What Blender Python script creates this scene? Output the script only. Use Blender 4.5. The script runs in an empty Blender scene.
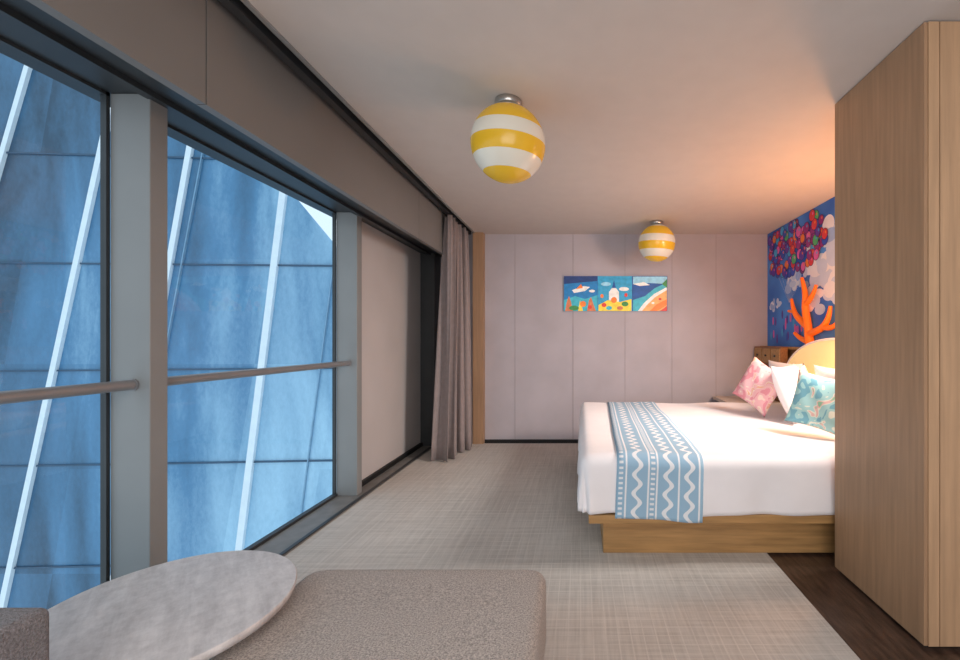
import bpy, math, random
from mathutils import Vector, Matrix, Euler
random.seed(4)
S=bpy.context.scene
C=S.collection
def lin(c):
    o=[]
    for v in c[:3]:
        v=v/255.0
        o.append(v/12.92 if v<=0.04045 else ((v+0.055)/1.055)**2.4)
    return (o[0],o[1],o[2],1.0)
def newmat(name):
    m=bpy.data.materials.new(name); m.use_nodes=True
    nt=m.node_tree; b=nt.nodes['Principled BSDF']
    return m,nt,b
def mat(name,rgb,rough=0.6,metal=0.0,var=0.06,scale=8,bump=0.0,bscale=60,stretch=(1,1,1),emit=0,sheen=0,coat=0):
    m,nt,b=newmat(name)
    b.inputs['Roughness'].default_value=rough; b.inputs['Metallic'].default_value=metal
    tc=nt.nodes.new('ShaderNodeTexCoord'); mp=nt.nodes.new('ShaderNodeMapping')
    mp.inputs['Scale'].default_value=stretch
    nt.links.new(tc.outputs['Object'],mp.inputs[0])
    n=nt.nodes.new('ShaderNodeTexNoise'); n.inputs['Scale'].default_value=scale; n.inputs['Detail'].default_value=5
    nt.links.new(mp.outputs[0],n.inputs['Vector'])
    r=nt.nodes.new('ShaderNodeValToRGB')
    c=lin(rgb)
    r.color_ramp.elements[0].position=.3; r.color_ramp.elements[1].position=.7
    r.color_ramp.elements[0].color=[max(0,v*(1-var*2)) for v in c[:3]]+[1]
    r.color_ramp.elements[1].color=[min(1,v*(1+var*2)) for v in c[:3]]+[1]
    nt.links.new(n.outputs['Fac'],r.inputs[0]); nt.links.new(r.outputs[0],b.inputs['Base Color'])
    if bump>0:
        n2=nt.nodes.new('ShaderNodeTexNoise'); n2.inputs['Scale'].default_value=bscale
        nt.links.new(mp.outputs[0],n2.inputs['Vector'])
        bp=nt.nodes.new('ShaderNodeBump'); bp.inputs['Strength'].default_value=bump; bp.inputs['Distance'].default_value=.01
        nt.links.new(n2.outputs['Fac'],bp.inputs['Height']); nt.links.new(bp.outputs[0],b.inputs['Normal'])
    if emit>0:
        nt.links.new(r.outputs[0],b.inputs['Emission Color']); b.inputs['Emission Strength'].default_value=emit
    if coat: b.inputs['Coat Weight'].default_value=coat
    if sheen: b.inputs['Sheen Weight'].default_value=sheen
    return m
def mesh(name,vs,fs,m=None,smooth=False,parent=None):
    me=bpy.data.meshes.new(name); me.from_pydata([tuple(v) for v in vs],[],fs); me.update()
    o=bpy.data.objects.new(name,me); C.objects.link(o)
    if m:
        for mm in (m if isinstance(m,(list,tuple)) else [m]): me.materials.append(mm)
    if smooth:
        for p in me.polygons: p.use_smooth=True
    if parent: o.parent=parent
    return o
def box(name,x0,x1,y0,y1,z0,z1,m,bev=0.0,parent=None,seg=2):
    vs=[(x,y,z) for x in (x0,x1) for y in (y0,y1) for z in (z0,z1)]
    fs=[(0,1,3,2),(4,6,7,5),(0,4,5,1),(2,3,7,6),(0,2,6,4),(1,5,7,3)]
    o=mesh(name,vs,fs,m,parent=parent)
    if bev>0:
        b=o.modifiers.new('b','BEVEL'); b.width=bev; b.segments=seg
        for p in o.data.polygons: p.use_smooth=True
        w=o.modifiers.new('w','WEIGHTED_NORMAL')
    return o
def rbox(name,x0,x1,y0,y1,z0,z1,rc,rt,m,parent=None,crown=.01):
    """upholstered block: rounded plan corners (rc), rounded top/bottom edges (rt), softly crowned top"""
    vs=[];fs=[]; nc=8
    lev=[]
    for i in range(7):
        a=math.pi/2*i/6; lev.append((rt*(1-math.sin(a)),z0+rt*(1-math.cos(a))))
    for i in range(7):
        a=math.pi/2*i/6; lev.append((rt*(1-math.cos(a)),z1-rt*(1-math.sin(a))))
    for k in range(1,7): lev.append((rt+.06*k,z1+crown*k/6))
    for ins,z in lev:
        r=max(rc-ins,.004)
        for (cx,cy,a0) in ((x1-ins-r,y1-ins-r,0),(x0+ins+r,y1-ins-r,90),(x0+ins+r,y0+ins+r,180),(x1-ins-r,y0+ins+r,270)):
            for i in range(nc):
                a=math.radians(a0+90*i/(nc-1)); vs.append((cx+r*math.cos(a),cy+r*math.sin(a),z))
    n=4*nc
    for j in range(len(lev)-1):
        for i in range(n): fs.append((j*n+i,j*n+(i+1)%n,(j+1)*n+(i+1)%n,(j+1)*n+i))
    fs.append(tuple(range(n))[::-1]); fs.append(tuple((len(lev)-1)*n+i for i in range(n)))
    return mesh(name,vs,fs,m,True,parent)
def empty(name,loc=(0,0,0)):
    e=bpy.data.objects.new(name,None); C.objects.link(e); return e
def tube(name,pts,r,m,parent=None,radii=None,res=6,cyc=False,kind='POLY'):
    cu=bpy.data.curves.new(name,'CURVE'); cu.dimensions='3D'; cu.bevel_depth=r; cu.bevel_resolution=res; cu.use_fill_caps=True
    sp=cu.splines.new(kind); sp.points.add(len(pts)-1)
    for i,p in enumerate(pts):
        sp.points[i].co=(*p,1)
        if radii: sp.points[i].radius=radii[i]
    if kind=='NURBS': sp.order_u=3; sp.use_endpoint_u=True
    sp.use_cyclic_u=cyc
    cu.materials.append(m)
    o=bpy.data.objects.new(name,cu); C.objects.link(o)
    if parent: o.parent=parent
    return o
def lathe(name,prof,m,loc=(0,0,0),n=48,parent=None,sx=1,sy=1,flatcap=False):
    vs=[];fs=[]
    for r,z in prof:
        for i in range(n):
            a=2*math.pi*i/n; vs.append((loc[0]+sx*r*math.cos(a),loc[1]+sy*r*math.sin(a),loc[2]+z))
    for j in range(len(prof)-1):
        for i in range(n):
            fs.append((j*n+i,j*n+(i+1)%n,(j+1)*n+(i+1)%n,(j+1)*n+i))
    fs.append(tuple(range(n))[::-1]); fs.append(tuple((len(prof)-1)*n+i for i in range(n)))
    o=mesh(name,vs,fs,m,True,parent)
    if flatcap:
        o.data.polygons[-1].use_smooth=False; o.data.polygons[-2].use_smooth=False
    return o

def mathn(nt,op,a,b=None):
    n=nt.nodes.new('ShaderNodeMath'); n.operation=op
    for i,v in enumerate((a,b)):
        if v is None: continue
        if isinstance(v,(int,float)): n.inputs[i].default_value=v
        else: nt.links.new(v,n.inputs[i])
    return n.outputs[0]

# ------------------------------------------------ materials
M_ceil=mat('ceiling_paint',(204,196,190),.85,var=.01)
M_wall=mat('panel_fabric_mauve',(180,175,182),.8,var=.03,scale=3,bump=.1,bscale=200)
M_seam=mat('seam_dark',(142,134,138),.8)
M_taupe=mat('taupe_panel',(120,118,116),.5,var=.02,scale=2)
M_taupe2=mat('taupe_wall_panel',(196,191,190),.6,var=.02,scale=2)
M_post=mat('post_grey',(136,138,138),.5,var=.03,scale=3)
M_dark=mat('dark_metal',(50,53,56),.45,var=.05)
M_black=mat('near_black',(22,22,23),.6)
M_rail=mat('rail_metal',(140,140,142),.4,metal=.3,var=.02)
M_floorwood=mat('dark_wood_floor',(78,60,50),.3,var=.25,scale=6,stretch=(8,1,1),bump=.1)
M_sill=mat('sill_stone',(120,118,115),.5,var=.08,scale=12)
M_curtain=mat('curtain_fabric',(146,134,133),.85,var=.04,scale=20,bump=.15,bscale=150,sheen=.2)
M_closet=mat('closet_oak',(162,129,100),.5,var=.07,scale=5,stretch=(9,9,.5),bump=.06,bscale=20)
M_closet2=mat('closet_oak_light',(184,149,116),.5,var=.06,scale=5,stretch=(9,9,.5),bump=.06,bscale=20)
M_bedwood=mat('bed_oak',(172,132,84),.45,var=.12,scale=5,stretch=(.6,8,8),bump=.05)
M_white=mat('white_linen',(242,238,240),.8,var=.01,bump=.04,bscale=300,sheen=.2)
M_yhead=mat('headboard_yellow_glow',(254,222,160),.6,var=.02,emit=.35)  # emission puts the warm lamplit glow into the headboard colour
M_brown=mat('walnut_panel',(140,98,62),.5,var=.12,scale=6,stretch=(8,1,8))
M_sofa=mat('sofa_fabric',(182,174,168),.95,var=.26,scale=200,bump=.8,bscale=300,sheen=.2)
M_arm=mat('sofa_fabric_dark',(124,122,126),.95,var=.22,scale=200,bump=.8,bscale=300,sheen=.2)
M_chrome=mat('brushed_steel',(180,178,175),.3,metal=.9,var=.02)
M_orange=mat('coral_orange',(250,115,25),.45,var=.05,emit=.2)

def rugmat():
    m,nt,b=newmat('rug_weave'); b.inputs['Roughness'].default_value=.95
    tc=nt.nodes.new('ShaderNodeTexCoord'); sep=nt.nodes.new('ShaderNodeSeparateXYZ'); nt.links.new(tc.outputs['Object'],sep.inputs[0])
    fac=None
    for (st,sc,rn) in (((14,.7,1),6,0),((.7,14,1),6,1),((40,1.5,1),5,2),((1.5,40,1),5,3)):
        mp=nt.nodes.new('ShaderNodeMapping'); mp.inputs['Scale'].default_value=st; mp.inputs['Location'].default_value=(rn*3.1,rn,0)
        nt.links.new(tc.outputs['Object'],mp.inputs[0])
        n=nt.nodes.new('ShaderNodeTexNoise'); n.inputs['Scale'].default_value=sc*.4; n.inputs['Detail'].default_value=4; n.inputs['Roughness'].default_value=.7
        nt.links.new(mp.outputs[0],n.inputs['Vector'])
        fac=n.outputs['Fac'] if fac is None else mathn(nt,'ADD',fac,n.outputs['Fac'])
    big=nt.nodes.new('ShaderNodeTexNoise'); big.inputs['Scale'].default_value=1.3; nt.links.new(tc.outputs['Object'],big.inputs['Vector'])
    fac=mathn(nt,'ADD',fac,mathn(nt,'MULTIPLY',big.outputs['Fac'],.8))
    def grid(ax,period):
        v=mathn(nt,'MULTIPLY',sep.outputs[ax],1/period); f=mathn(nt,'FRACT',v); return mathn(nt,'LESS_THAN',f,.10)
    g=mathn(nt,'MAXIMUM',grid(0,.055),grid(1,.055))
    r=nt.nodes.new('ShaderNodeValToRGB'); nt.links.new(mathn(nt,'MULTIPLY',fac,1/4.8),r.inputs[0])
    e=r.color_ramp.elements; e[0].position=.38; e[0].color=lin((166,161,155)); e[1].position=.62; e[1].color=lin((209,204,197))
    mx=nt.nodes.new('ShaderNodeMixRGB'); nt.links.new(r.outputs[0],mx.inputs[1]); mx.inputs[2].default_value=lin((216,211,204))
    nm=nt.nodes.new('ShaderNodeTexNoise'); nm.inputs['Scale'].default_value=3; nt.links.new(tc.outputs['Object'],nm.inputs['Vector'])
    nt.links.new(mathn(nt,'MULTIPLY',g,mathn(nt,'MULTIPLY',nm.outputs['Fac'],.7)),mx.inputs[0])
    nt.links.new(mx.outputs[0],b.inputs['Base Color'])
    bp=nt.nodes.new('ShaderNodeBump'); bp.inputs['Strength'].default_value=.25; bp.inputs['Distance'].default_value=.005
    nt.links.new(fac,bp.inputs['Height']); nt.links.new(bp.outputs[0],b.inputs['Normal'])
    return m
M_rug=rugmat()

# ------------------------------------------------ room shell
CH=2.635; YB=5.43; YR=-2.2; XR=2.37
box('floor',-2.05,XR+.1,YR,YB+.1,-.1,0,M_floorwood)
box('rug',-1.76,1.13,-1.6,5.36,0.0,.012,M_rug)
box('ceiling',-1.31,XR+.1,YR,YB+.1,CH,CH+.12,M_ceil)
box('wall_back',-2.05,XR+.1,YB,YB+.1,0,CH+.1,M_wall)
wr=box('wall_right',XR,XR+.1,YR,YB,0,CH,M_wall)
box('wall_rear',-2.05,XR+.1,YR-.1,YR,0,CH+.1,M_wall)
box('wall_left',-2.05,-1.93,3.62,YB,0,2.36,M_taupe2)
sm=empty('trim_back_seams')
for px in (515,573,625,672,716):
    x=(px-580)/430*YB
    w=.003 if px==573 else .0016
    box('seam',x-w,x+w,YB-.003,YB+.001,.05,CH,M_seam,parent=sm)
box('baseboard_back',-1.2,XR,YB-.015,YB,0,.045,M_black)
box('baseboard_left',-1.93,-1.90,3.62,YB,0,.06,M_black)
box('trim_sill',-2.05,-1.76,YR,YB-.0,0,.02,M_sill)
box('trim_sill_edge',-1.79,-1.765,YR,YB,.0,.028,M_dark)
hd=empty('trim_header')
box('beam',-2.12,-1.50,YR,YB,2.35,CH+.1,M_dark,parent=hd)
box('beam_lip',-1.84,-1.80,YR,YB,2.325,2.35,M_dark,parent=hd)
ys=[-2.2,-.55,1.68,3.9,YB]
for a,b_ in zip(ys[:-1],ys[1:]):
    box('fascia',-1.50,-1.46,a+.003,b_-.003,2.22,CH+.05,M_taupe,parent=hd)
tr=empty('curtain_track')
box('slot_top',-1.46,-1.31,YR,YB,CH+.05,CH+.1,M_black,parent=tr)
box('rail',-1.42,-1.375,YR,YB,CH-.005,CH+.05,M_dark,parent=tr)
box('lip',-1.325,-1.305,YR,YB,CH-.010,CH+.05,M_post,parent=tr)
for i,y in enumerate((0.13,1.83,3.53)):
    box('window_post',-2.0,-1.83,y,y+.08,.02,2.35,M_post,bev=.004)
gm=bpy.data.materials.new('window_glass'); gm.use_nodes=True; nt=gm.node_tree; nt.nodes.clear()
o_=nt.nodes.new('ShaderNodeOutputMaterial'); t=nt.nodes.new('ShaderNodeBsdfTransparent'); t.inputs[0].default_value=(.88,.96,1,1)
g=nt.nodes.new('ShaderNodeBsdfGlossy'); g.inputs['Roughness'].default_value=.02
mxs=nt.nodes.new('ShaderNodeMixShader'); mxs.inputs[0].default_value=.04
nt.links.new(t.outputs[0],mxs.inputs[1]); nt.links.new(g.outputs[0],mxs.inputs[2]); nt.links.new(mxs.outputs[0],o_.inputs[0])
for i,(a,b_) in enumerate(((-2.2,.13),(.21,1.83),(1.91,3.53))):
    w=empty('window_%d'%(i+1))
    mesh('glass',[(-2.01,a,.02),(-2.01,b_,.02),(-2.01,b_,2.35),(-2.01,a,2.35)],[(0,1,2,3)],gm,parent=w)
    box('frame_l',-2.025,-2.0,a,a+.015,.02,2.35,M_dark,parent=w)
    box('frame_r',-2.025,-2.0,b_-.015,b_,.02,2.35,M_dark,parent=w)
    box('frame_t',-2.025,-2.0,a,b_,2.335,2.35,M_dark,parent=w)
    box('frame_b',-2.025,-1.99,a,b_,.02,.04,M_dark,parent=w)
    h=empty('handrail')
    tube('bar',[(-1.9,a+.0,1.11),(-1.9,b_,1.11)],.022,M_rail,parent=h)
    tube('flange',[(-1.9,b_-.008,1.11),(-1.9,b_,1.11)],.026,M_rail,parent=h)
    tube('flange_b',[(-1.9,a,1.11),(-1.9,a+.008,1.11)],.026,M_rail,parent=h)
box('trim_corner_dark',-1.93,-1.76,5.2,YB,0.0,2.35,M_dark)
box('trim_corner_tan',-1.33,-1.2,5.33,YB,0,CH,M_closet)

def curtain():
    vs=[];n=150;nz=14
    for k in range(nz+1):
        f=k/nz; z=CH-.02-(CH-.04)*f
        amp=.045+.06*f**.7
        for i in range(n+1):
            s=i/n
            y=4.50+.78*s+ .015*math.sin(s*23+f*2)
            x=-1.39-.03*f+amp*math.sin(s*2*math.pi*6+.5*math.sin(f*2.2+s*5))*(.75+.3*math.sin(s*11)) -.06*f*(1-s)+.07*f*s
            y+=.025*math.cos(s*2*math.pi*12)*(.5+f)
            vs.append((x,y,z))
    fs=[(k*(n+1)+i,k*(n+1)+i+1,(k+1)*(n+1)+i+1,(k+1)*(n+1)+i) for k in range(nz) for i in range(n)]
    o=mesh('curtain',vs,fs,M_curtain,True)
    s=o.modifiers.new('s','SOLIDIFY'); s.thickness=.006
curtain()

# ------------------------------------------------ closet
cl=empty('wardrobe')
box('carcass',1.455,XR-.005,1.815,2.42,.06,CH-.01,M_closet,parent=cl)
box('side_panel',1.44,1.455,1.80,2.43,.02,CH-.005,M_closet,parent=cl)
box('front_stile',1.456,1.50,1.795,1.815,.02,CH-.005,M_closet2,parent=cl)
box('front_door',1.504,1.93,1.795,1.815,.02,CH-.005,M_closet2,parent=cl)
box('front_door_b',1.936,XR-.01,1.795,1.815,.02,CH-.005,M_closet2,parent=cl)
box('plinth',1.46,XR-.01,1.82,2.41,0,.06,M_black,parent=cl)

# ------------------------------------------------ bed
bed=empty('bed')
box('base',.14,2.22,2.60,4.55,.012,.235,M_bedwood,bev=.004,parent=bed)
box('platform',.05,2.25,2.49,4.68,.235,.285,M_bedwood,bev=.004,parent=bed)
box('mattress',.06,2.18,2.56,4.62,.286,.57,M_white,bev=.05,parent=bed,seg=4)
X0,X1,Y0,Y1=.0,2.19,2.49,4.69
R=.07
def surf(s,t,off=0.0):
    cx=max(s,X0+R); cy=min(max(t,Y0+R),Y1-R)
    ex=s-cx; ey=t-cy; e=max(abs(ex),abs(ey))
    z=.625
    if e<1e-9:
        z+=.008*math.sin(s*4.1+1)*math.sin(t*3.3)+.004*math.sin(s*9+t*7)
        return Vector((s,t,z+off))
    d=Vector((ex,ey,0)); d.normalize()
    if e<R*math.pi/2:
        a=e/R; out=(R+off)*math.sin(a); dn=R-(R+off)*math.cos(a)
    else:
        l=e-R*math.pi/2
        per=(s*1.0 if abs(ey)>abs(ex) else t)*1.0
        ang=math.atan2(ey,ex)
        wv=.010*math.sin(per*9+ang*3)+.006*math.sin(per*21+1)
        out=R+off+l*.02+wv*min(1,l/.2); dn=R+l
    zz=.008*math.sin(cx*4.1+1)*math.sin(cy*3.3)+.004*math.sin(cx*9+cy*7)
    return Vector((cx,cy,0))+d*out+Vector((0,0,z+zz-dn))
E=R*math.pi/2+.265
def duvet():
    ns,ntt=110,120
    S0=X0+R-E; T0=Y0+R-E; T1=Y1-R+E
    vs=[];
    for i in range(ns+1):
        s=S0+(X1-S0)*i/ns
        for j in range(ntt+1):
            t=T0+(T1-T0)*j/ntt
            vs.append(surf(s,t))
    fs=[(i*(ntt+1)+j,(i+1)*(ntt+1)+j,(i+1)*(ntt+1)+j+1,i*(ntt+1)+j+1) for i in range(ns) for j in range(ntt)]
    o=mesh('duvet',vs,fs,M_white,True,bed)
    so=o.modifiers.new('s','SOLIDIFY'); so.thickness=.012; so.offset=-1
duvet()
def runnermat():
    m,nt,b=newmat('runner_pattern'); b.inputs['Roughness'].default_value=.85
    uv=nt.nodes.new('ShaderNodeUVMap'); sep=nt.nodes.new('ShaderNodeSeparateXYZ'); nt.links.new(uv.outputs[0],sep.inputs[0])
    u=sep.outputs[0]; v=sep.outputs[1]
    sw=mathn(nt,'SINE',mathn(nt,'MULTIPLY',v,58.0))
    uw=mathn(nt,'ADD',u,mathn(nt,'MULTIPLY',sw,.038))
    def band(src,c,w): return mathn(nt,'LESS_THAN',mathn(nt,'ABSOLUTE',mathn(nt,'SUBTRACT',src,c)),w)
    dash=mathn(nt,'LESS_THAN',mathn(nt,'FRACT',mathn(nt,'MULTIPLY',v,34)),.45)
    fac=None
    items=[band(uw,.24,.026),band(uw,.60,.026),band(uw,.84,.026),band(u,.11,.010),band(u,.37,.010),band(u,.47,.010),band(u,.72,.010),band(u,.955,.010)]
    for c in (.05,.42): items.append(mathn(nt,'MULTIPLY',band(u,c,.024),dash))
    for it in items: fac=it if fac is None else mathn(nt,'MAXIMUM',fac,it)
    mx=nt.nodes.new('ShaderNodeMixRGB'); mx.inputs[1].default_value=lin((150,184,208)); mx.inputs[2].default_value=lin((230,233,237))
    nt.links.new(fac,mx.inputs[0]); nt.links.new(mx.outputs[0],b.inputs['Base Color'])
    return m
M_run=runnermat()
def runner():
    ns,ntt=16,150
    T0=Y0+R-(E+.03); T1=Y1-R+(E-.02)
    vs=[];uvs=[]
    for i in range(ns+1):
        for j in range(ntt+1):
            t=T0+(T1-T0)*j/ntt
            s=.215+.50*i/ns+.07*(t-Y0)/2.2*1.2
            vs.append(surf(s,t,.010)); uvs.append((i/ns,t))
    fs=[(i*(ntt+1)+j,(i+1)*(ntt+1)+j,(i+1)*(ntt+1)+j+1,i*(ntt+1)+j+1) for i in range(ns) for j in range(ntt)]
    o=mesh('bed_runner',vs,fs,M_run,True,bed)
    l=o.data.uv_layers.new(name='UVMap')
    for lp in o.data.loops: l.data[lp.index].uv=uvs[lp.vertex_index]
    so=o.modifiers.new('s','SOLIDIFY'); so.thickness=.006; so.offset=-1
runner()
def headboard():
    pts=[]; n=40
    yc,a,h,zc=3.62,1.00,.47,.84
    pts.append((yc+a,.1)); 
    for i in range(n+1):
        th=math.pi*i/n; c=math.cos(th); sx=abs(c)**.85*(1 if c>0 else -1)
        pts.append((yc+a*sx,zc+h*math.sin(th)))
    pts.append((yc-a,.1))
    N=len(pts)
    vs=[(2.19,y,z) for y,z in pts]+[(2.262,y,z) for y,z in pts]
    fs=[tuple(range(N)),tuple(range(N,2*N))[::-1]]+[(i,i+N,(i+1)%N+N,(i+1)%N) for i in range(N)]
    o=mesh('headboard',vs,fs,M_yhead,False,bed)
    b=o.modifiers.new('b','BEVEL'); b.width=.02; b.segments=4; b.limit_method='ANGLE'
    tube('piping',[(2.188,y,z) for y,z in pts[1:-1]],.010,M_white,parent=bed)
headboard()

def pillow(name,w,h,t,loc,rot,m,parent=None,n=26):
    vs=[];fs=[]
    for side in (1,-1):
        for i in range(n+1):
            for j in range(n+1):
                u=-1+2*i/n; v=-1+2*j/n
                x=u*w/2*(1-.09*(1-v*v)*abs(u)**3); z=v*h/2*(1-.09*(1-u*u)*abs(v)**3)
                th=t/2*((1-abs(u)**2.6)*(1-abs(v)**2.6))**.55
                th+=.004*math.sin(u*7+v*5)*(1-u*u)*(1-v*v)
                vs.append((x,side*th,z))
    K=(n+1)**2
    for i in range(n):
        for j in range(n):
            a=i*(n+1)+j
            fs.append((a,a+n+1,a+n+2,a+1)); fs.append((K+a,K+a+1,K+a+n+2,K+a+n+1))
    o=mesh(name,vs,fs,m,True)
    import bmesh
    bm=bmesh.new(); bm.from_mesh(o.data); bmesh.ops.remove_doubles(bm,verts=bm.verts,dist=1e-4); bmesh.ops.recalc_face_normals(bm,faces=bm.faces); bm.to_mesh(o.data); bm.free()
    o.location=loc; o.rotation_euler=rot
    if parent: o.parent=parent
    return o
def cushmat(name,base,cols,sc):
    m,nt,b=newmat(name); b.inputs['Roughness'].default_value=.85
    tc=nt.nodes.new('ShaderNodeTexCoord')
    ns=nt.nodes.new('ShaderNodeTexNoise'); ns.inputs['Scale'].default_value=sc; ns.inputs['Detail'].default_value=1; ns.inputs['Distortion'].default_value=1.2
    nt.links.new(tc.outputs['Object'],ns.inputs['Vector'])
    r=nt.nodes.new('ShaderNodeValToRGB'); r.color_ramp.interpolation='CONSTANT'
    e=r.color_ramp.elements; e[0].position=0; e[0].color=lin(cols[0]); e[1].position=.4; e[1].color=lin(base)
    for i,c in enumerate(cols[1:]):
        x=e.new(.53+.045*i); x.color=lin(c)
    nt.links.new(ns.outputs['Fac'],r.inputs[0]); nt.links.new(r.outputs[0],b.inputs['Base Color'])
    return m
M_pink=cushmat('cushion_pink',(236,186,190),[(226,150,162),(242,220,208),(234,180,155),(238,190,194)],9)
M_teal=cushmat('cushion_teal',(158,204,204),[(112,170,186),(216,222,206),(216,180,174),(140,190,160)],9)
Z=.63
HP=math.pi/2
pillow('pillow',.72,.48,.18,(2.03,4.12,Z+.235),Euler((-.30,0,HP),'XYZ'),M_white)
pillow('pillow',.72,.48,.18,(2.03,3.25,Z+.235),Euler((-.30,0,HP),'XYZ'),M_white)
pillow('pillow',.60,.48,.18,(1.82,3.66,Z+.235),Euler((-.38,0,HP-.75),'XYZ'),M_white)
def cush(loc,yaw,lean,roll,s,m):
    Mx=Matrix.Rotation(yaw,4,'Z')@Matrix.Rotation(lean,4,'X')@Matrix.Rotation(roll,4,'Y')
    o=pillow('cushion',s,s,.15,(0,0,0),(0,0,0),m); o.matrix_world=Matrix.Translation(loc)@Mx
cush((1.585,3.80,Z+.265),-.98,-.25,.45,.40,M_pink)
cush((1.675,3.00,Z+.235),-.78,-.25,.18,.39,M_teal)

# ------------------------------------------------ right wall furniture
wp=empty('wall_panel_wood')
box('panel',2.31,XR,2.45,5.42,0,1.20,M_brown,parent=wp)
box('ledge',2.27,XR,2.45,5.42,1.20,1.225,M_bedwood,parent=wp)
ns_=empty('nightstand')
box('body',1.72,2.26,4.80,5.36,.08,.56,M_brown,bev=.005,parent=ns_)
box('top',1.66,2.265,4.77,5.38,.56,.60,mat('pale_top',(205,190,175),.5),bev=.005,parent=ns_)
box('drawer',1.70,1.72,4.83,5.33,.32,.53,M_bedwood,bev=.004,parent=ns_)
box('drawer_lower',1.70,1.72,4.83,5.33,.10,.30,M_bedwood,bev=.004,parent=ns_)
box('leg_1',1.74,1.78,4.82,4.86,0.0,.08,M_black,parent=ns_); box('leg_2',1.74,1.78,5.3,5.34,0,.08,M_black,parent=ns_)
box('leg_3',2.2,2.24,4.82,4.86,0,.08,M_black,parent=ns_); box('leg_4',2.2,2.24,5.3,5.34,0,.08,M_black,parent=ns_)
cb=empty('wall_cabinet')
box('body',2.19,2.268,4.69,5.40,1.02,1.22,M_brown,bev=.004,parent=cb)
for i in range(3):
    y=4.70+i*.235
    box('door',2.18,2.19,y,y+.215,1.04,1.20,M_bedwood,bev=.003,parent=cb)
    tube('knob',[(2.165,y+.107,1.12),(2.18,y+.107,1.12)],.012,M_dark,parent=cb)

def muralmat():
    m,nt,b=newmat('mural_sky'); b.inputs['Roughness'].default_value=.6
    tc=nt.nodes.new('ShaderNodeTexCoord')
    n=nt.nodes.new('ShaderNodeTexNoise'); n.inputs['Scale'].default_value=1.7; n.inputs['Detail'].default_value=2
    nt.links.new(tc.outputs['Object'],n.inputs['Vector'])
    r=nt.nodes.new('ShaderNodeValToRGB'); nt.links.new(n.outputs['Fac'],r.inputs[0])
    e=r.color_ramp.elements; e[0].position=.3; e[0].color=lin((30,90,190)); e[1].position=.7; e[1].color=lin((85,155,235))
    nt.links.new(r.outputs[0],b.inputs['Base Color'])
    return m
mu=empty('wall_mural')
mesh('sky',[(2.366,2.45,1.225),(2.366,5.425,1.225),(2.366,5.425,CH-.002),(2.366,2.45,CH-.002)],[(0,3,2,1)],muralmat(),parent=mu)
def flat(name,cols,items,xbase,par):
    vs=[];fs=[];mi=[]
    for k,(c,a,bb,ra,rb) in enumerate(items):
        st=len(vs); N=20
        for i in range(N):
            th=2*math.pi*i/N
            vs.append((xbase-k*.00002,a+ra*math.cos(th),bb+rb*math.sin(th)))
        fs.append(tuple(range(st,st+N))); mi.append(c)
    o=mesh(name,vs,fs,cols,parent=par)
    for p,i in zip(o.data.polygons,mi): p.material_index=i
    return o
ccl=[mat('cloud_a',(205,218,244),.7,var=.02),mat('cloud_b',(238,238,248),.7,var=.02),mat('cloud_c',(160,188,235),.7,var=.02)]
it=[]
for (y,z,s) in ((4.3,1.95,.34),(4.05,2.25,.36),(4.7,1.95,.2),(5.2,1.72,.13),(3.4,1.9,.35),(2.9,2.1,.3),(4.15,1.72,.3)):
    for k in range(16):
        it.append((random.choice((0,0,1,2)),y+random.uniform(-s,s),z+random.uniform(-.4,.4)*s,s*random.uniform(.2,.4),s*random.uniform(.15,.3)))
flat('clouds',ccl,it,2.3657,mu)
bcols=[mat('balloon_%d'%i,c,.5,var=.04) for i,c in enumerate([(150,45,130),(100,60,170),(215,60,70),(50,85,195),(240,130,60),(70,170,225),(225,100,175),(120,50,125),(90,185,120),(245,205,80)])]+[mat('balloon_edge',(55,42,95),.6)]
it=[]
for k in range(125):
    y=4.80+random.uniform(-.66,.56)
    half=.32*math.sqrt(max(0,1-((y-4.8)/.72)**2))
    z=2.36+random.uniform(-1.0,.85)*half
    z=min(z,2.57); q=random.uniform(.9,1.15)
    it.append((10,y,z,.052*q,.054*q)); it.append((random.choice((0,1,2,3,4,5,6,7,0,1,3,6,8)),y,z,.046*q,.049*q)); it.append((random.choice((6,5,4)),y-.014,z+.016,.012,.014))
flat('balloons',bcols,it,2.3645,mu)
# strings gather under the bunch
M_str_l=mat('balloon_string',(210,215,235),.7)
for k in range(9):
    y0=4.42+k*.09
    mesh('string',[(2.3644,y0-.002,2.08),(2.3644,y0+.002,2.08),(2.3644,4.862,1.72),(2.3644,4.858,1.72)],[(0,1,2,3)],M_str_l,parent=mu)
it=[]
for k in range(26):
    it.append((random.choice((3,5,1,6)),random.uniform(4.5,5.38),random.uniform(1.28,1.6),.02,.05))
flat('plants',bcols,it,2.3645,mu)

coral=empty('coral_sculpture')
def pz(px,py): 
    d=2.27*430/(px-580); return (2.32,d,1.3-(py-340)/430*d)
br=[([(806,349),(804,338),(803,325),(800,308),(801,293),(797,278)],[2.1,1.9,1.8,1.6,1.3,.8]),
    ([(803,327),(795,320),(789,312),(787,299)],[1.6,1.5,1.2,.7]),
    ([(804,334),(812,331),(819,326),(824,316),(825,306)],[1.6,1.5,1.4,1.1,.7]),
    ([(801,304),(808,297),(811,285)],[1.3,1.1,.7]),
    ([(819,327),(827,330),(832,322)],[1.3,1.1,.8]),
    ([(805,342),(796,340),(790,333)],[1.4,1.2,.8]),
    ([(806,345),(815,343),(824,340)],[1.4,1.2,.8]),
    ([(790,312),(784,311)],[1,.6])]
for k,(p,rr) in enumerate(br):
    tube('branch_%d'%k,[pz(*q) for q in p],.022,M_orange,parent=coral,radii=rr,kind='NURBS' if len(p)>2 else 'POLY')
lathe('foot',[(.10,0),(.10,.012),(.05,.03)],M_orange,(2.32,4.33,1.226),parent=coral,sx=.4)

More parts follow.
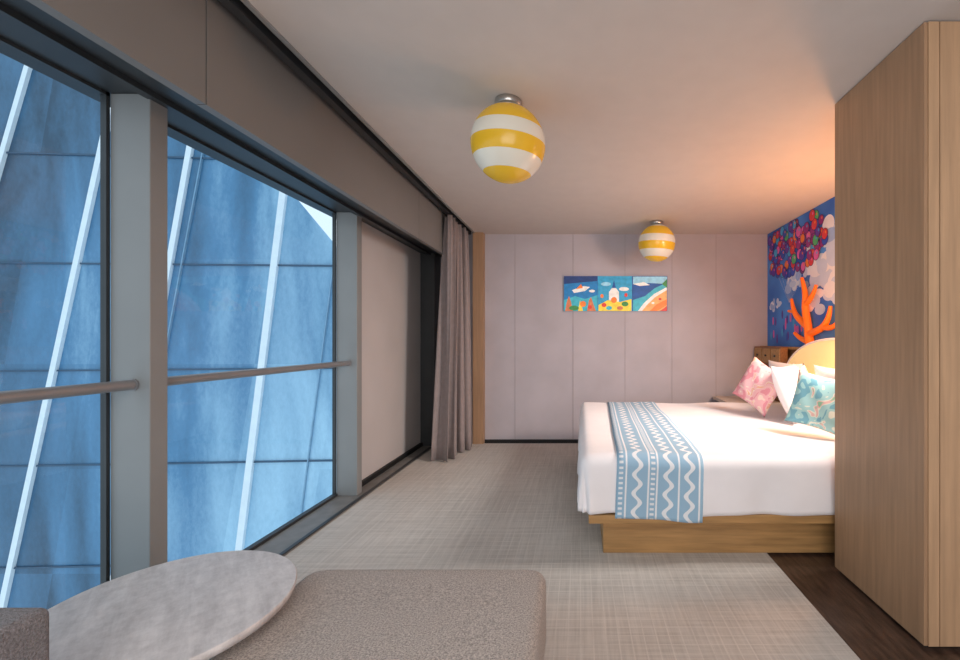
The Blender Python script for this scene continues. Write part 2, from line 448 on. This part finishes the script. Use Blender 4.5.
# ------------------------------------------------ artwork on back wall
art=empty('wall_art')
def A(px,py,k=0):
    return ((px-580)/430*5.4, 5.405-.0006*k, 1.3-(py-340)/430*5.4)
am={k:mat('art_'+k,c,.45,var=.08,scale=20,emit=.12) for k,c in dict(sky=(20,125,190),sky2=(45,160,205),orange=(240,130,50),yel=(245,215,70),white=(240,240,235),sea=(20,85,160),aqua=(60,180,200),sand=(235,175,105),green=(60,140,70),red=(215,60,50),rock=(205,120,80),night=(25,60,120),pale=(150,210,235)).items()}
for i,(a,b_) in enumerate(((564,597.8),(598.0,632),(632.2,667.5))):
    p0=A(a,311); p1=A(b_,276)
    box('canvas_%d'%(i+1),p0[0],p1[0],5.407,5.43,p0[2],p1[2],am[('sky','sky2','sea')[i]],parent=art)
def ap(col,pts,k=1): mesh('paint',[A(x,y,k) for x,y in pts],[tuple(range(len(pts)))],am[col],parent=art)
def ae(col,x,y,rx,ry,k=2): ap(col,[(x+rx*math.cos(t*.4189),y+ry*math.sin(t*.4189)) for t in range(15)],k)
ap('night',[(564,276),(597.5,276),(597.5,281),(564,284)])
ap('aqua',[(564,300),(575,296),(585,299),(597.5,295),(597.5,311),(564,311)])
ap('rock',[(565,311),(567,301),(569,296),(571,302),(573,311)],2); ap('yel',[(578,311),(580,300),(583,311)],2)
ap('rock',[(587,311),(589,300),(591,297),(593,303),(596,311)],2); ae('orange',583,304,3,3,3); ae('green',574,308,5,2.5,3); ae('red',590,307,2,2,4)
ap('white',[(572,290),(584,286),(590,287),(585,291),(574,293)],3); ap('orange',[(576,289),(581,284),(583,288)],4); ae('white',592,291,3,1.4,3)
ae('pale',606,284,5,2,2); ae('white',624,289,5,2,2)
ap('white',[(609,303),(609,292),(612,288),(614,280),(616,288),(619,292),(619,303)],3); ap('sea',[(612,288),(614,280),(616,288)],4)
ap('yel',[(598.5,305),(608,300),(620,302),(631.5,299),(631.5,311),(598.5,311)],4); ae('red',604,305,2.4,2.2,5); ae('orange',614,300,3,3,5); ae('green',625,304,3.5,2.5,5); ae('aqua',609,308,3,2,5); ae('rock',620,308,3,2,6); ae('orange',602,296,1.6,2,5); ae('red',626,295,1.6,2,5)
ap('pale',[(633,276.5),(667,276.5),(667,284),(650,283),(633,284)],1); ap('white',[(633,284),(644,282),(650,285),(640,286)],2)
ap('aqua',[(633,300),(645,296),(655,288),(664,284),(667,284),(667,290),(655,297),(645,306),(638,311),(633,311)],2)
ap('white',[(638,311),(644,303),(654,294),(667,287),(667,291),(656,297),(648,305),(643,311)],3)
ap('sand',[(642,311),(647,305),(655.5,297),(667,290),(667,311)],4)
ae('red',660,299,1.6,1.2,6); ae('white',653,303,1.5,1,6); ap('orange',[(650,311),(657,304),(667,299),(667,305),(657,311)],5); ap('green',[(662,284),(667,279),(667,288)],5); ap('red',[(660,311),(667,306),(667,311)],6)

# ------------------------------------------------ striped ball ceiling lamps
def stripemat():
    m,nt,b=newmat('lamp_stripes'); b.inputs['Roughness'].default_value=.22
    tc=nt.nodes.new('ShaderNodeTexCoord'); sep=nt.nodes.new('ShaderNodeSeparateXYZ'); nt.links.new(tc.outputs['Object'],sep.inputs[0])
    z=mathn(nt,'ADD',mathn(nt,'MULTIPLY',sep.outputs[2],1/.42),.5)
    r=nt.nodes.new('ShaderNodeValToRGB'); r.color_ramp.interpolation='CONSTANT'; nt.links.new(z,r.inputs[0])
    Yc=lin((222,176,44)); W=lin((218,212,198)); e=r.color_ramp.elements
    e[0].position=0; e[0].color=Yc; e[1].position=.12; e[1].color=W
    for p,c in ((.30,Yc),(.50,W),(.68,Yc),(.92,W)):
        x=e.new(p); x.color=c
    nt.links.new(r.outputs[0],b.inputs['Base Color']); nt.links.new(r.outputs[0],b.inputs['Emission Color']); b.inputs['Emission Strength'].default_value=.10
    return m
M_str=stripemat()
def ball(x,y):
    e=empty('ceiling_lamp')
    prof=[(max(.001,.206*math.cos(a)),.208*math.sin(a)) for a in [(-90+180*i/32)*math.pi/180 for i in range(33)]]
    o=lathe('globe',prof,M_str,parent=e); o.location=(x,y,2.392); o.rotation_euler=(.06,.05,0)
    lathe('canopy',[(.07,0),(.075,.004),(.075,.032),(.073,.036)],M_chrome,(x,y,CH-.037),parent=e)
ball(-.40,2.40); ball(.865,4.85)

# ------------------------------------------------ foreground furniture
def stonemat():
    m,nt,b=newmat('table_marble'); b.inputs['Roughness'].default_value=.45
    tc=nt.nodes.new('ShaderNodeTexCoord'); mp=nt.nodes.new('ShaderNodeMapping'); mp.inputs['Scale'].default_value=(1.5,9,1); mp.inputs['Rotation'].default_value=(0,0,-.4)
    nt.links.new(tc.outputs['Object'],mp.inputs[0])
    n=nt.nodes.new('ShaderNodeTexNoise'); n.inputs['Scale'].default_value=2.0; n.inputs['Detail'].default_value=8; n.inputs['Roughness'].default_value=.7; n.inputs['Distortion'].default_value=.3
    nt.links.new(mp.outputs[0],n.inputs['Vector'])
    n2=nt.nodes.new('ShaderNodeTexNoise'); n2.inputs['Scale'].default_value=22; n2.inputs['Detail'].default_value=8; n2.inputs['Roughness'].default_value=.7; nt.links.new(tc.outputs['Object'],n2.inputs['Vector'])
    f=mathn(nt,'ADD',mathn(nt,'MULTIPLY',n.outputs['Fac'],.55),mathn(nt,'MULTIPLY',n2.outputs['Fac'],.45))
    r=nt.nodes.new('ShaderNodeValToRGB'); nt.links.new(f,r.inputs[0])
    e=r.color_ramp.elements; e[0].position=.36; e[0].color=lin((182,178,178)); e[1].position=.60; e[1].color=lin((224,221,221))
    nt.links.new(r.outputs[0],b.inputs['Base Color'])
    return m
st=stonemat()
tb=empty('side_table')
top=lathe('top',[(.05,-.036),(.30,-.034),(.330,-.026),(.336,-.004),(.333,.0)],st,(0,0,0),n=72,parent=tb,sx=1.03,sy=.97,flatcap=True)
top.location=(-1.235,1.285,.508); top.rotation_euler=(0,0,math.radians(-50))
lathe('stem',[(.13,0),(.12,.012),(.03,.06),(.026,.4),(.06,.46),(.06,.468)],M_dark,(-1.235,1.285,.012),parent=tb)
ot=empty('ottoman')
rbox('cushion',-1.03,-.125,.55,1.655,.16,.43,.07,.035,M_sofa,parent=ot,crown=.006)
box('base',-1.00,-.17,.59,1.60,.06,.165,M_arm,bev=.02,parent=ot)
for i,(x,y) in enumerate(((-.95,.65),(-.22,.65),(-.95,1.54),(-.22,1.54))): box('leg_%d'%i,x-.02,x+.02,y-.02,y+.02,.012,.07,M_black,parent=ot)
so=empty('armchair')
box('arm_far',-1.72,-1.135,.79,.93,.12,.73,M_arm,bev=.02,parent=so,seg=5)
box('arm_near',-1.72,-1.135,.02,.15,.12,.73,M_arm,bev=.02,parent=so,seg=5)
box('back',-1.80,-1.60,.02,.93,.12,.82,M_arm,bev=.04,parent=so,seg=5)
box('seat',-1.62,-1.12,.15,.79,.14,.45,M_sofa,bev=.04,parent=so,seg=5)
for i,(x,y) in enumerate(((-1.7,.08),(-1.22,.08),(-1.7,.86),(-1.22,.86))): box('leg_%d'%i,x-.02,x+.02,y-.02,y+.02,.012,.13,M_black,parent=so)

# ------------------------------------------------ outside building facade
def facmat():
    m,nt,b=newmat('facade_glass'); b.inputs['Roughness'].default_value=.35
    tc=nt.nodes.new('ShaderNodeTexCoord')
    mp=nt.nodes.new('ShaderNodeMapping'); mp.inputs['Scale'].default_value=(1.3,1,.3); mp.inputs['Rotation'].default_value=(0,.25,0)
    nt.links.new(tc.outputs['Object'],mp.inputs[0])
    n=nt.nodes.new('ShaderNodeTexNoise'); n.inputs['Scale'].default_value=.5; n.inputs['Detail'].default_value=4; n.inputs['Distortion'].default_value=.5
    nt.links.new(mp.outputs[0],n.inputs['Vector'])
    w=nt.nodes.new('ShaderNodeTexNoise'); w.inputs['Scale'].default_value=14; w.inputs['Detail'].default_value=6; w.inputs['Roughness'].default_value=.75
    mp2=nt.nodes.new('ShaderNodeMapping'); mp2.inputs['Scale'].default_value=(1.0,1,.5); mp2.inputs['Rotation'].default_value=(0,-.6,0)
    nt.links.new(tc.outputs['Object'],mp2.inputs[0]); nt.links.new(mp2.outputs[0],w.inputs['Vector'])
    f=mathn(nt,'ADD',n.outputs['Fac'],mathn(nt,'MULTIPLY',mathn(nt,'SUBTRACT',w.outputs['Fac'],.5),.16))
    sep=nt.nodes.new('ShaderNodeSeparateXYZ'); nt.links.new(tc.outputs['Object'],sep.inputs[0])
    f=mathn(nt,'ADD',f,mathn(nt,'MULTIPLY',mathn(nt,'ADD',sep.outputs[0],7.6),.05))  # paler towards the room: reflected light put into the glass colour
    bz=mathn(nt,'FLOOR',mathn(nt,'MULTIPLY',mathn(nt,'ADD',sep.outputs[2],5.0),1/1.95))
    bx=mathn(nt,'FLOOR',mathn(nt,'MULTIPLY',mathn(nt,'ADD',sep.outputs[0],mathn(nt,'MULTIPLY',sep.outputs[2],-.17)),1/1.55))
    cv=nt.nodes.new('ShaderNodeCombineXYZ'); nt.links.new(bx,cv.inputs[0]); nt.links.new(bz,cv.inputs[1])
    wn=nt.nodes.new('ShaderNodeTexWhiteNoise'); nt.links.new(cv.outputs[0],wn.inputs['Vector'])
    f=mathn(nt,'ADD',f,mathn(nt,'MULTIPLY',mathn(nt,'SUBTRACT',wn.outputs['Value'],.5),.10))
    r=nt.nodes.new('ShaderNodeValToRGB'); nt.links.new(f,r.inputs[0])
    e=r.color_ramp.elements; e[0].position=.28; e[0].color=lin((34,68,92)); e[1].position=.78; e[1].color=lin((176,216,238))
    x=e.new(.52); x.color=lin((80,132,170))
    nt.links.new(r.outputs[0],b.inputs['Base Color'])
    return m
fb=empty('building_facade')
YF=8.0
def F(px,py,dy=0): return ((px-580)/430*YF,YF+dy,1.3-(py-340)/430*YF)
pl=[(-17,-9),(-3.0,-9),(-3.0,1.2),(-4.45,2.95),(-5.45,4.15),(-8,7.2),(-17,11)]
mesh('skin',[(x,YF,z) for x,z in pl],[tuple(range(len(pl)))],facmat(),parent=fb)
M_mull=mat('mullion_white',(228,238,244),.5,var=.02); M_thin=mat('mullion_blue',(125,162,188),.5)
M_dl=mat('joint_dark',(55,85,110),.6)
def bar(p,q,w,m,dy=-.06):
    a=Vector(F(*p)); b=Vector(F(*q)); d=(b-a); n=Vector((-d.z,0,d.x)).normalized()*w/2
    v=[a-n,a+n,b+n,b-n]; v=[(p.x,YF+dy,p.z) for p in v]+[(p.x,YF+.0,p.z) for p in v]
    mesh('bar',v,[(0,1,2,3),(4,7,6,5),(0,4,5,1),(1,5,6,2),(2,6,7,3),(3,7,4,0)],m,parent=fb)
bar((286,182),(232,620),.12,M_mull); bar((204,80),(140,440),.10,M_mull); bar((122,65),(-5,650),.10,M_mull); bar((50,0),(-60,380),.09,M_mull)
bar((140,440),(105,640),.10,M_mull)
for p,q in (((-100,262),(345,266)),((-100,372),(345,368)),((-100,468),(345,460)),((-100,570),(345,560)),((-100,150),(255,160))): bar(p,q,.03,M_dl,-.03)
for p,q in (((335,260),(296,560)),((212,110),(150,440))): bar(p,q,.018,M_thin,-.04)

# ------------------------------------------------ lights
wd=bpy.data.worlds.new('W'); S.world=wd; wd.use_nodes=True
bg=wd.node_tree.nodes['Background']; bg.inputs[0].default_value=(.76,.89,1,1); bg.inputs[1].default_value=1.2
def area(name,loc,target,sx,sy,e,col,spread=None):
    l=bpy.data.lights.new(name,'AREA'); l.shape='RECTANGLE'; l.size=sx; l.size_y=sy; l.energy=e; l.color=col
    if spread: l.spread=spread
    o=bpy.data.objects.new(name,l); C.objects.link(o); o.location=loc
    o.rotation_euler=(Vector(target)-Vector(loc)).to_track_quat('-Z','Y').to_euler()
    return o
area('rear_fill',(0.3,-1.9,1.5),(0.2,3,1.5),3.2,1.6,72,(1,.96,.93))  # added soft fill behind the camera, no fixture there
area('ceiling_fill',(0.4,-.2,2.58),(0.4,0.3,0),1.6,1.2,26,(1,.96,.92))  # added overhead fill out of view, not a fitting of the room
def point(name,loc,e,col,r=.08):
    l=bpy.data.lights.new(name,'POINT'); l.energy=e; l.color=col; l.shadow_soft_size=r
    o=bpy.data.objects.new(name,l); C.objects.link(o); o.location=loc
point('sconce_light',(2.08,3.2,1.60),46,(1,.40,.12),.12)
area('bedside_fill',(2.1,2.6,2.0),(-.2,4.2,.3),.5,.6,32,(1,.93,.88),spread=1.9)  # added fill hidden behind the wardrobe, brightens bed and left wall
sc=empty('wall_sconce')
lathe('shade',[(.07,0),(.11,.16),(.108,.16),(.068,0.0)],M_yhead,(2.22,2.75,1.5),parent=sc)
box('bracket',2.22,2.37,2.74,2.76,1.52,1.55,M_chrome,parent=sc)

# ------------------------------------------------ camera
cd=bpy.data.cameras.new('cam'); cam=bpy.data.objects.new('camera',cd); C.objects.link(cam)
cam.location=(0,0,1.3); cam.rotation_euler=(math.pi/2,0,0)
cd.sensor_width=36; cd.lens=430/960*36
cd.shift_x=-100/960; cd.shift_y=10/960
cd.clip_start=.05
S.camera=cam
S.view_settings.view_transform='Standard'
S.view_settings.exposure=0.0
